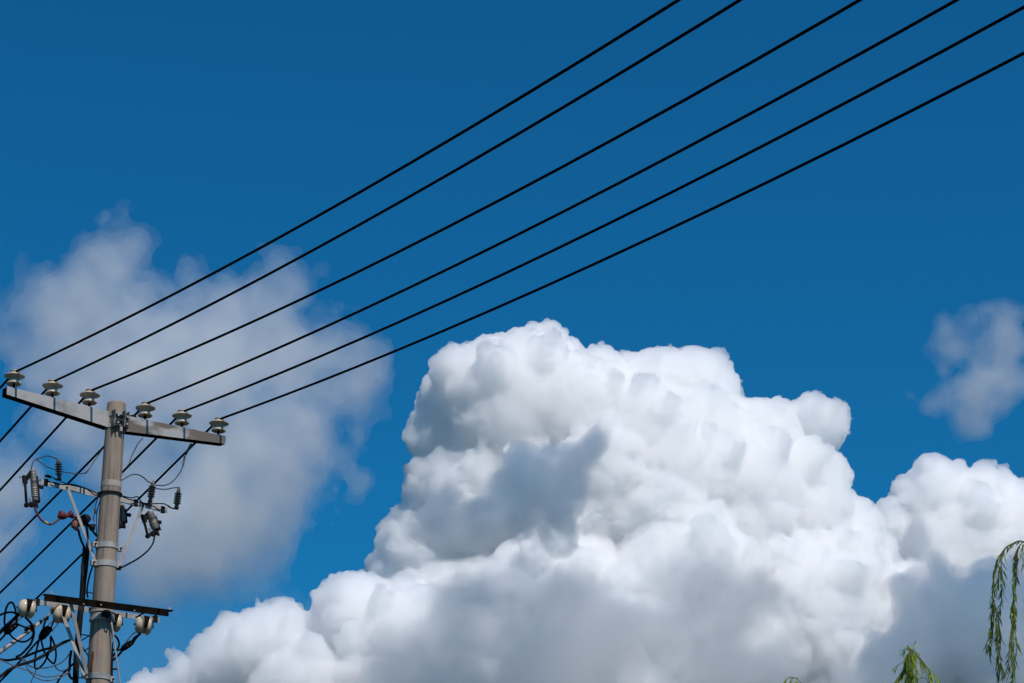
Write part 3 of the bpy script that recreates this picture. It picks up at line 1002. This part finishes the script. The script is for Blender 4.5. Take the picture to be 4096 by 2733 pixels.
# round cream spool insulators under the lower arm
def spool(q, label, axis):
    t = thing('spool_insulator', q, label, 'insulator', 'round cream insulators under the lower crossarm')
    MB().lathe([(.02, -.088), (.045, -.086), (.066, -.077), (.081, -.060), (.089, -.040), (.091, -.022), (.088, -.010), (.078, -.004), (.070, .003),
                (.070, .018), (.078, .025), (.087, .031), (.089, .042), (.085, .056), (.074, .070), (.056, .080), (.03, .085), (.02, .086)], q, axis, 40
               ).build('porcelain_body', M['cream'], t)
    MB().lathe([(.068, .0), (.078, .002), (.081, .010), (.078, .019), (.068, .021)], q, axis, 28).build('wire_wrap', M['oldporc'], t)
    MB().tube([q - axis * .10, q + axis * .10], .010, 10).build('bolt', M['darksteel'], t)
    fr = (N - axis * axis.dot(N)).normalized()
    up = (Z - axis * axis.dot(Z)).normalized()
    b = MB()                                       # iron strap curling over the front
    for s in range(6):
        a0, a1 = R(88 - s * 19), R(88 - (s + 1) * 19)
        w0, w1 = .036 - s * .004, .036 - (s + 1) * .004
        e = [q + axis * (.014 + k * ww) + (up * math.sin(a_) + fr * math.cos(a_)) * rr for a_, ww in ((a0, w0), (a1, w1)) for rr in (.094, .099) for k in (-1, 1)]
        b.add(e, [(0, 1, 5, 4), (2, 6, 7, 3), (0, 4, 6, 2), (1, 3, 7, 5), (0, 2, 3, 1), (4, 5, 7, 6)])
    b.build('strap', M['iron_and_shade'], t)
    for s in (.094,):
        MB().bar(q + axis * s - Z * .015, q + axis * s + Z * .105, .03, .005, axis).build('hanger', M['darksteel'], t)
    return t


ax_s = (U * .93 + N * .35 - Z * .10).normalized()
spool(on(107, 2436, OB), 'glossy cream spool insulator at the outer end of the lower crossarm, beside cable loops', ax_s)
spool(on(247, 2460, OB - .03), 'cream spool insulator behind the pale brace of the lower crossarm', ax_s)
spool(on(452, 2492, OB - .05), 'dim cream spool insulator mostly hidden behind the pole', ax_s)
spool(on(575, 2503, OB), 'glossy cream spool insulator hanging alone under the short end of the lower crossarm', ax_s)


# black strain clamps on the service drops
def strain(pts, rs, win, off, label):
    p = wp(win, pts, off)
    t = thing('strain_clamp', p[0], label, 'strain clamp', 'black strain clamps on the service cables')
    MB().tube(p, rs, 12).build('body', M['cable'], t)
    m_ = p[len(p) // 2]
    d = (p[-1] - p[0]).normalized()
    b = MB()
    b.box(m_ + Z * rs[1] * .6, d * .035, N * .02, Z * .02)
    b.build('keeper', M['darksteel'], t, bevel=.004)
    for s in (-.5, .4):
        MB().tube([m_ + d * s * .05 - N * .03, m_ + d * s * .05 + N * .045], .008, 6, False).build('bolt', M['greywire'], t)
    return t


strain([(70, 790), (110, 770), (180, 710), (250, 660), (290, 650)], [.014, .034, .034, .028, .010], Z5, -.1, 'black strain clamp among the outermost cable loops')
strain([(615, 880), (650, 850), (700, 780), (750, 730), (800, 720)], [.016, .036, .046, .040, .020], Z5, -.1, 'stubby black strain clamp hanging over the knotted cable coil')
strain([(670, 1080), (705, 1060), (760, 1020), (820, 985), (850, 975)], [.014, .030, .032, .026, .012], Z6, -.1, 'black strain clamp below the lone cream spool insulator')

# stay tube
stv = wp(Z5, [(-260, 1260), (0, 1080), (250, 905), (500, 725), (640, 612), (800, 470), (920, 350)], -.16)
st_ = thing('stay_tube', stv[-1], 'long pale grey stay tube slanting down from the lower crossarm', 'stay')
MB().tube(stv[:5], [.024, .022, .020, .018, .016], 14).build('tube', M['bar'], st_)
MB().tube(stv[4:], [.013, .010, .010], 10).build('rod', M['bar'], st_)
for x, y in ((630, 612), (735, 555)):
    q = on(0 + x * .2571, 2330 + y * .2571, -.15)
    MB().lathe([(.012, -.012), (.021, -.008), (.021, .008), (.012, .012)], q, U, 10).build('nut', M['darksteel'], st_)
MB().tube(smooth(wp(Z5, [(390, 745), (440, 705), (500, 680), (540, 660)], -.145)), .017, 10).build('sleeve', M['greywire'], st_)
q = wp(Z5, [(790, 430), (850, 400), (900, 350), (930, 330)], -.14)
MB().tube(q, [.014, .022, .016, .012], 10).build('end_fitting', M['tie'], st_)
tag(MB().box(on(222, 2441, -.17), U * .035, N * .02, Z * .02).build('bracket_block', M['darksteel'], bevel=.004),
    'dark bracket block where the stay tube meets the lower crossarm', 'bracket')

# ------------------------------------------------------------------ cables at the lower crossarm
C5 = lambda pts, off=-.1: wp(Z5, pts, off)
CB = M['cable']
wire('service_cable', C5([(-120, 560), (0, 508), (80, 476), (170, 464), (240, 478), (290, 500)]), .0105, CB, 'black cable entering level above the outermost strain clamp', 'cable')
wire('looped_cable', C5([(95, 700), (72, 640), (70, 560), (84, 450), (120, 350), (168, 310), (210, 340), (238, 420), (250, 500), (266, 560), (236, 650)], -.11), .0105, CB,
     'tall narrow black cable loop over the outermost strain clamp', 'cable')
wire('looped_cable', C5([(390, 540), (450, 600), (500, 668), (526, 760), (520, 840), (482, 950), (420, 1030), (330, 1120), (250, 1160)], -.12), .0115, CB,
     'black cable dropping in a bow from the outer cream spool insulator', 'cable')
wire('looped_cable', C5([(280, 652), (370, 690), (440, 712), (505, 745), (515, 800), (490, 855), (430, 905), (360, 925), (280, 910), (200, 860), (150, 800)], -.115), .0095, CB,
     'round black cable loop hanging under the outermost strain clamp', 'cable')
wire('service_cable', C5([(-150, 910), (0, 768), (100, 672), (200, 582), (290, 492)], -.14), .015, CB, 'thick black cable slanting up to the outer cream spool insulator', 'cable')
wire('service_cable', C5([(-120, 1020), (0, 898), (50, 845), (95, 795)]), .0105, CB, 'short black cable from the outermost strain clamp to the picture edge', 'cable')
wire('service_cable', C5([(605, 895), (520, 990), (400, 1130), (330, 1205), (250, 1290), (120, 1420), (0, 1540), (-120, 1660)]), .0105, CB,
     'straight black cable from the stubby strain clamp down past the coils', 'cable')
wire('service_cable', C5([(1130, 890), (1030, 915), (900, 978), (820, 1010), (600, 1070), (400, 1152), (330, 1176), (200, 1200), (100, 1212), (0, 1195), (-120, 1150)], -.09),
     .0125, CB, 'thick black cable from the braces toward the picture edge, upper of the long pair', 'cable')
wire('service_cable', C5([(1040, 915), (960, 950), (860, 1010), (780, 1070), (640, 1160), (480, 1232), (280, 1290), (140, 1362), (50, 1430), (0, 1465), (-120, 1560)], -.08),
     .0155, M['conduit'], 'thickest dull black cable under the coils, lower of the long pair', 'cable')
wire('coiled_cable', C5([(640, 890), (662, 990), (700, 1110), (750, 1190), (830, 1262), (862, 1210), (872, 1100), (850, 980), (790, 840), (790, 950), (770, 1060), (735, 1160),
                         (680, 1260), (610, 1330), (552, 1340), (540, 1250), (560, 1090), (590, 960), (612, 890)], -.105), .0098, CB,
     'knotted black cable coil hanging under the stubby strain clamp', 'cable')
wire('thin_wire', C5([(-100, 1170), (0, 1205), (120, 1255), (250, 1310), (400, 1360), (560, 1425), (700, 1470), (850, 1460), (1000, 1425), (1090, 1395)], -.07), .0055, M['cap'],
     'thin brownish wire sagging below the coils, upper of two')
wire('thin_wire', C5([(330, 1170), (400, 1290), (470, 1400), (560, 1480), (680, 1525), (800, 1520), (950, 1480), (1060, 1425)], -.075), .0052, M['cap'],
     'thin brownish wire sagging lowest below the coils')
wire('thin_wire', C5([(370, 1190), (440, 1290), (520, 1322), (600, 1332), (700, 1330), (830, 1302), (950, 1250), (1040, 1170), (1100, 1070)], -.085), .0055, M['greywire'],
     'thin wire curving up from the knotted coil to the brace')
wire('thin_wire', C5([(850, 1275), (880, 1340), (950, 1378), (1020, 1362), (1080, 1325)], -.09), .006, M['greywire'], 'short grey wire scallop between the coil and the conduit')
wire('thin_wire', C5([(555, 1340), (548, 1400), (520, 1470), (490, 1530), (485, 1600)], -.09), .005, M['greywire'], 'loose grey wire tail dangling from the bottom of the coil')
wire('service_cable', C5([(1110, 1060), (1088, 1200), (1085, 1330), (1070, 1400), (1090, 1470), (1130, 1505)], -.09), .013, CB, 'black cable dropping beside the pale brace foot', 'cable')
wire('service_cable', C5([(860, 1620), (950, 1462), (1050, 1350), (1150, 1262)], -.095), .0105, CB, 'black cable slanting up from the frame bottom to the conduit', 'cable')
wire('jumper_wire', C5([(668, 740), (686, 660), (710, 590), (742, 552)], -.12), .010, CB, 'black link from the stubby strain clamp to the stay tube', 'cable')
wire('jumper_wire', C5([(790, 710), (815, 650), (845, 580)], -.12), .008, CB, 'black link from the stubby strain clamp to the braced spool insulator', 'cable')
wire('jumper_wire', C5([(810, 765), (850, 710), (905, 640)], -.125), .0058, M['greywire'], 'thin grey link alongside the black one to the braced spool insulator')
wire('jumper_wire', C5([(742, 700), (770, 648), (830, 600)], -.13), .0058, M['greywire'], 'thin curved grey link above the stubby strain clamp')
wire('jumper_wire', C5([(250, 640), (300, 580), (345, 535)], -.12), .0058, M['greywire'], 'thin grey link from the outermost clamp to the outer spool insulator')
C6 = lambda pts, off=-.1: wp(Z6, pts, off)
wire('service_cable', C6([(530, 862), (590, 892), (630, 955), (638, 1020), (610, 1080), (550, 1180), (500, 1260)], -.12), .0105, CB, 'black cable bulging out from behind the pole beside the guy rod', 'cable')
wire('service_cable', C6([(510, 1085), (600, 1087), (690, 1085)], -.12), .010, CB, 'short level black cable into the clamp below the lone spool', 'cable')
wire('service_cable', C6([(700, 1085), (610, 1182), (555, 1232), (480, 1300)], -.11), .0115, CB, 'black cable from the lone spool clamp down behind the pole', 'cable')
wire('jumper_wire', C6([(745, 965), (790, 905), (835, 858), (900, 815)], -.12), .0062, M['greywire'], 'thin bowed wire from the lone spool insulator to its clamp')
wire('jumper_wire', C6([(830, 1000), (880, 920), (945, 850)], -.12), .012, CB, 'thick black strap from the lone spool insulator to its clamp', 'strap')
wire('jumper_wire', C6([(820, 975), (862, 905), (940, 850)], -.11), .008, CB, 'second black strap beside the thick one under the lone spool', 'strap')


# ------------------------------------------------------------------ willows
def leaf(mb, p, d, L, wd, curl, rng):
    """One narrow leaf: a bent blade of six points starting at p along d."""
    d = d.normalized()
    sd = d.cross(Vector((rng.uniform(-1, 1), rng.uniform(-1, 1), rng.uniform(-.4, .4)))).normalized()
    up = sd.cross(d)
    vs = [p]
    for t, w_ in ((.3, 1), (.65, .8)):
        c_ = p + d * L * t + up * curl * t * t * L - Z * .12 * L * t * t
        vs += [c_ - sd * wd * w_ / 2, c_ + up * wd * .12, c_ + sd * wd * w_ / 2]
    vs.append(p + d * L + up * curl * L - Z * .12 * L)
    mb.add(vs, [(0, 2, 1), (0, 3, 2), (1, 2, 5, 4), (2, 3, 6, 5), (4, 5, 7), (5, 6, 7)], True)


def strand(tw, lf, pts, r0, rng, gap=.028, L=(.06, .11), wd=(.010, .016), start=0., droop=.85):
    """A hanging shoot with alternating leaves."""
    p = smooth(pts, 8)
    n = len(p)
    tw.tube(p, [r0 * (1 - .8 * i / n) + .0006 for i in range(n)], 6)
    acc, side = 0, 1
    for i in range(1, n):
        seg = (p[i] - p[i - 1])
        acc += seg.length
        while acc > gap:
            acc -= gap * rng.uniform(.7, 1.3)
            if i / n < start:
                continue
            t = seg.normalized()
            a = rng.uniform(0, 6.28)
            out = Vector((math.cos(a), math.sin(a), rng.uniform(-.2, .2)))
            d = t * rng.uniform(.5, 1.1) + out * rng.uniform(.08, .62) - Z * droop * rng.uniform(.3, 1.2)
            side = -side
            leaf(lf, p[i] + out * rng.uniform(0, .012), d, rng.uniform(*L) * rng.choice((.75, 1, 1, 1.25)), rng.uniform(*wd), rng.uniform(-.45, .45), rng)


WIN7, WIN8 = (3860, 2130, .3844), (3100, 2550, .2979)


def wv(win, pts, Y, dy=0.):
    x0, y0, s = win
    n = max(len(pts) - 1, 1)
    return [at(x0 + x * s, y0 + y * s, Y + dy * i / n) for i, (x, y) in enumerate(pts)]


def willow(base, shots, crown_c, crown_r, label, seed, leafm, limbs):
    rng = random.Random(seed)
    t = thing('willow_tree', base, label, 'tree')
    tk_ = MB()
    top = Vector((crown_c.x, crown_c.y, crown_c.z + crown_r * .35))
    tk_.tube(smooth([base, base + Vector((.1, .05, 1.4)), base * .6 + crown_c * .4 + Vector((.1, 0, .3)), crown_c, top], 6),
             [.20, .19, .18, .175, .17, .165, .16, .155, .15, .145, .14, .135, .13, .125, .12, .11, .10, .09, .08, .07, .06, .05, .04, .03, .02], 14)
    tw, lf = MB(), MB()
    roots = []
    for (fr, to) in limbs:
        m_ = (fr + to) / 2 + Vector((rng.uniform(-.2, .2), rng.uniform(-.2, .2), .35))
        pp = smooth([fr, m_, to], 6)
        tk_.tube(pp, [.06 - .05 * i / len(pp) for i in range(len(pp))], 8)
    for k in range(26):
        a = rng.uniform(0, 6.28)
        q = crown_c + Vector((math.cos(a), math.sin(a), 0)) * crown_r * rng.uniform(.4, .95) + Z * rng.uniform(-.1, .25) * crown_r
        fr = crown_c + Z * rng.uniform(-.8, .1)
        m_ = (fr + q) / 2 + Z * rng.uniform(.1, .4)
        pp = smooth([fr, m_, q], 5)
        tk_.tube(pp, [.045 - .038 * i / len(pp) for i in range(len(pp))], 6)
        roots += [pp[-1], pp[-3], pp[-5]]
    for q in roots:
        for _ in range(3):
            L = rng.uniform(1.2, 2.6)
            a = rng.uniform(0, 6.28)
            o_ = Vector((math.cos(a), math.sin(a), 0)) * rng.uniform(.1, .35)
            strand(tw, lf, [q, q + o_ * .6 + Z * .05, q + o_ - Z * L * .3, q + o_ * 1.15 - Z * L * .65, q + o_ * 1.1 - Z * L], .006, rng, gap=.05)
    for pts, r0, kw in shots:
        strand(tw, lf, pts, r0, rng, **kw)
    tk_.build('trunk', M['bark'], t)
    tw.build('shoots', M['twig'], t)
    lf.build('foliage', leafm, t)
    return t


YW = 24.0
A_ = [(760, 150), (614, 98), (545, 94), (455, 140), (392, 200), (335, 295), (304, 420), (292, 560), (286, 700), (284, 820), (272, 950), (262, 1080), (252, 1230)]
D1 = dict(gap=.0155, L=(.065, .115), wd=(.011, .018))
shots = [(wv(WIN7, A_, YW, .2), .007, dict(gap=.013, L=(.06, .115), wd=(.011, .018), start=.1)),
         (wv(WIN7, [(392, 200), (372, 280), (386, 400), (388, 500), (384, 620), (378, 740), (352, 850), (352, 960), (372, 1100), (362, 1200)], YW + .05), .004, D1),
         (wv(WIN7, [(335, 295), (352, 380), (340, 520), (330, 600)], YW + .1), .003, D1),
         (wv(WIN7, [(288, 700), (318, 800), (326, 900), (326, 1040), (336, 1180), (346, 1330), (342, 1520)], YW - .05), .004, D1),
         (wv(WIN7, [(292, 660), (300, 780), (296, 900), (284, 1000), (250, 1100), (232, 1190)], YW - .1), .004, D1),
         (wv(WIN7, [(352, 960), (330, 1100), (350, 1250), (370, 1380), (380, 1480)], YW + .1), .003, D1),
         (wv(WIN7, [(760, 140), (614, 104), (580, 124), (535, 200), (516, 330), (511, 500), (502, 700), (500, 850), (504, 1000), (490, 1200), (508, 1400), (492, 1568), (490, 1750)], YW - .2),
          .007, dict(gap=.010, L=(.06, .115), wd=(.011, .019), start=.1)),
         (wv(WIN7, [(535, 200), (524, 330), (530, 480), (520, 600), (512, 760), (510, 920), (518, 1060), (535, 1180), (520, 1300), (470, 1420)], YW - .1), .004, D1),
         (wv(WIN7, [(500, 850), (490, 960), (470, 1080), (462, 1250), (450, 1400), (420, 1480)], YW - .25), .004, D1),
         (wv(WIN7, [(700, 110), (640, 110), (606, 140), (602, 240), (612, 330)], YW - .3), .003, D1)]
base_r = Vector((at(4096, 2300, YW).x + 2.6, YW + .3, 0))
cr = Vector((base_r.x, base_r.y, 7.6))
willow(base_r, shots, cr, 2.1, 'willow tree with long leafy shoots hanging down from a bowed branch', 31, M['leaf'],
       [(cr, wv(WIN7, [(760, 150)], YW)[0])])
DY = dict(gap=.014, L=(.08, .14), wd=(.012, .019))
ap = (1812, 150)
shots = [(wv(WIN8, [ap, (1800, 200), (1768, 270), (1745, 380), (1700, 480), (1650, 600), (1630, 700)], YW), .004, DY),
         (wv(WIN8, [ap, (1815, 230), (1825, 330), (1815, 480), (1812, 620), (1810, 760)], YW - .1), .005, dict(gap=.009, L=(.09, .15), wd=(.013, .021))),
         (wv(WIN8, [ap, (1850, 190), (1905, 240), (1985, 330), (2060, 440), (2110, 590), (2130, 700)], YW), .004, DY),
         (wv(WIN8, [ap, (1840, 200), (1870, 300), (1895, 420), (1890, 560), (1870, 700)], YW + .1), .004, DY),
         (wv(WIN8, [(1770, 260), (1740, 330), (1690, 350), (1640, 375), (1590, 440)], YW - .05), .003, dict(gap=.03, L=(.06, .1), wd=(.011, .016))),
         (wv(WIN8, [ap, (1800, 240), (1780, 340), (1775, 460), (1790, 620), (1780, 760)], YW + .05), .005, DY),
         (wv(WIN8, [(1905, 240), (1960, 290), (2040, 400), (2130, 490), (2160, 600)], YW - .05), .003, dict(gap=.04, L=(.08, .14), wd=(.012, .018))),
         (wv(WIN8, [(1880, 600), (1960, 540), (2010, 545), (2080, 580), (2150, 640)], YW), .003, dict(gap=.06, L=(.06, .1), wd=(.011, .016))),
         (wv(WIN8, [(1808, 300), (1812, 220), (1800, 150), (1790, 110)], YW), .003, dict(gap=.02, L=(.03, .06), wd=(.009, .013), droop=-.3)),
         (wv(WIN8, [(1810, 210), (1800, 160), (1770, 150), (1735, 185)], YW - .03), .003, dict(gap=.012, L=(.05, .08), wd=(.011, .016), droop=.2)),
         (wv(WIN8, [(1815, 210), (1830, 160), (1850, 130), (1846, 118)], YW - .02), .003, dict(gap=.012, L=(.05, .08), wd=(.011, .016), droop=-.1)),
         (wv(WIN8, [(1815, 220), (1850, 180), (1880, 195), (1895, 230)], YW + .03), .003, dict(gap=.012, L=(.05, .08), wd=(.011, .016), droop=.3)),
         (wv(WIN8, [(1806, 180), (1785, 250), (1755, 330), (1760, 430), (1745, 560), (1740, 720)], YW - .06), .004, DY),
         (wv(WIN8, [(1818, 190), (1845, 270), (1850, 380), (1850, 520), (1845, 720)], YW - .15), .004, DY),
         (wv(WIN8, [(420, 720), (345, 614), (300, 565), (250, 540), (205, 528), (170, 550), (150, 600), (140, 680)], YW + .4), .004, dict(gap=.035, L=(.05, .085), wd=(.015, .022))),
         (wv(WIN8, [(250, 540), (215, 560), (200, 610), (200, 690)], YW + .35), .004, dict(gap=.016, L=(.06, .1), wd=(.016, .024)))]
base_m = Vector((at(3450, 2700, YW).x, YW + .5, 0))
cm = Vector((base_m.x, base_m.y, 4.6))
willow(base_m, shots, cm, 1.5, 'bright green young willow whose topmost shoots poke up at the frame bottom', 32, M['leaf_young'],
       [(cm, wv(WIN8, [(1810, 300)], YW)[0]), (cm, wv(WIN8, [(420, 740)], YW + .4)[0])])
for o in bpy.data.objects:
    if 'at' in o:
        del o['at']
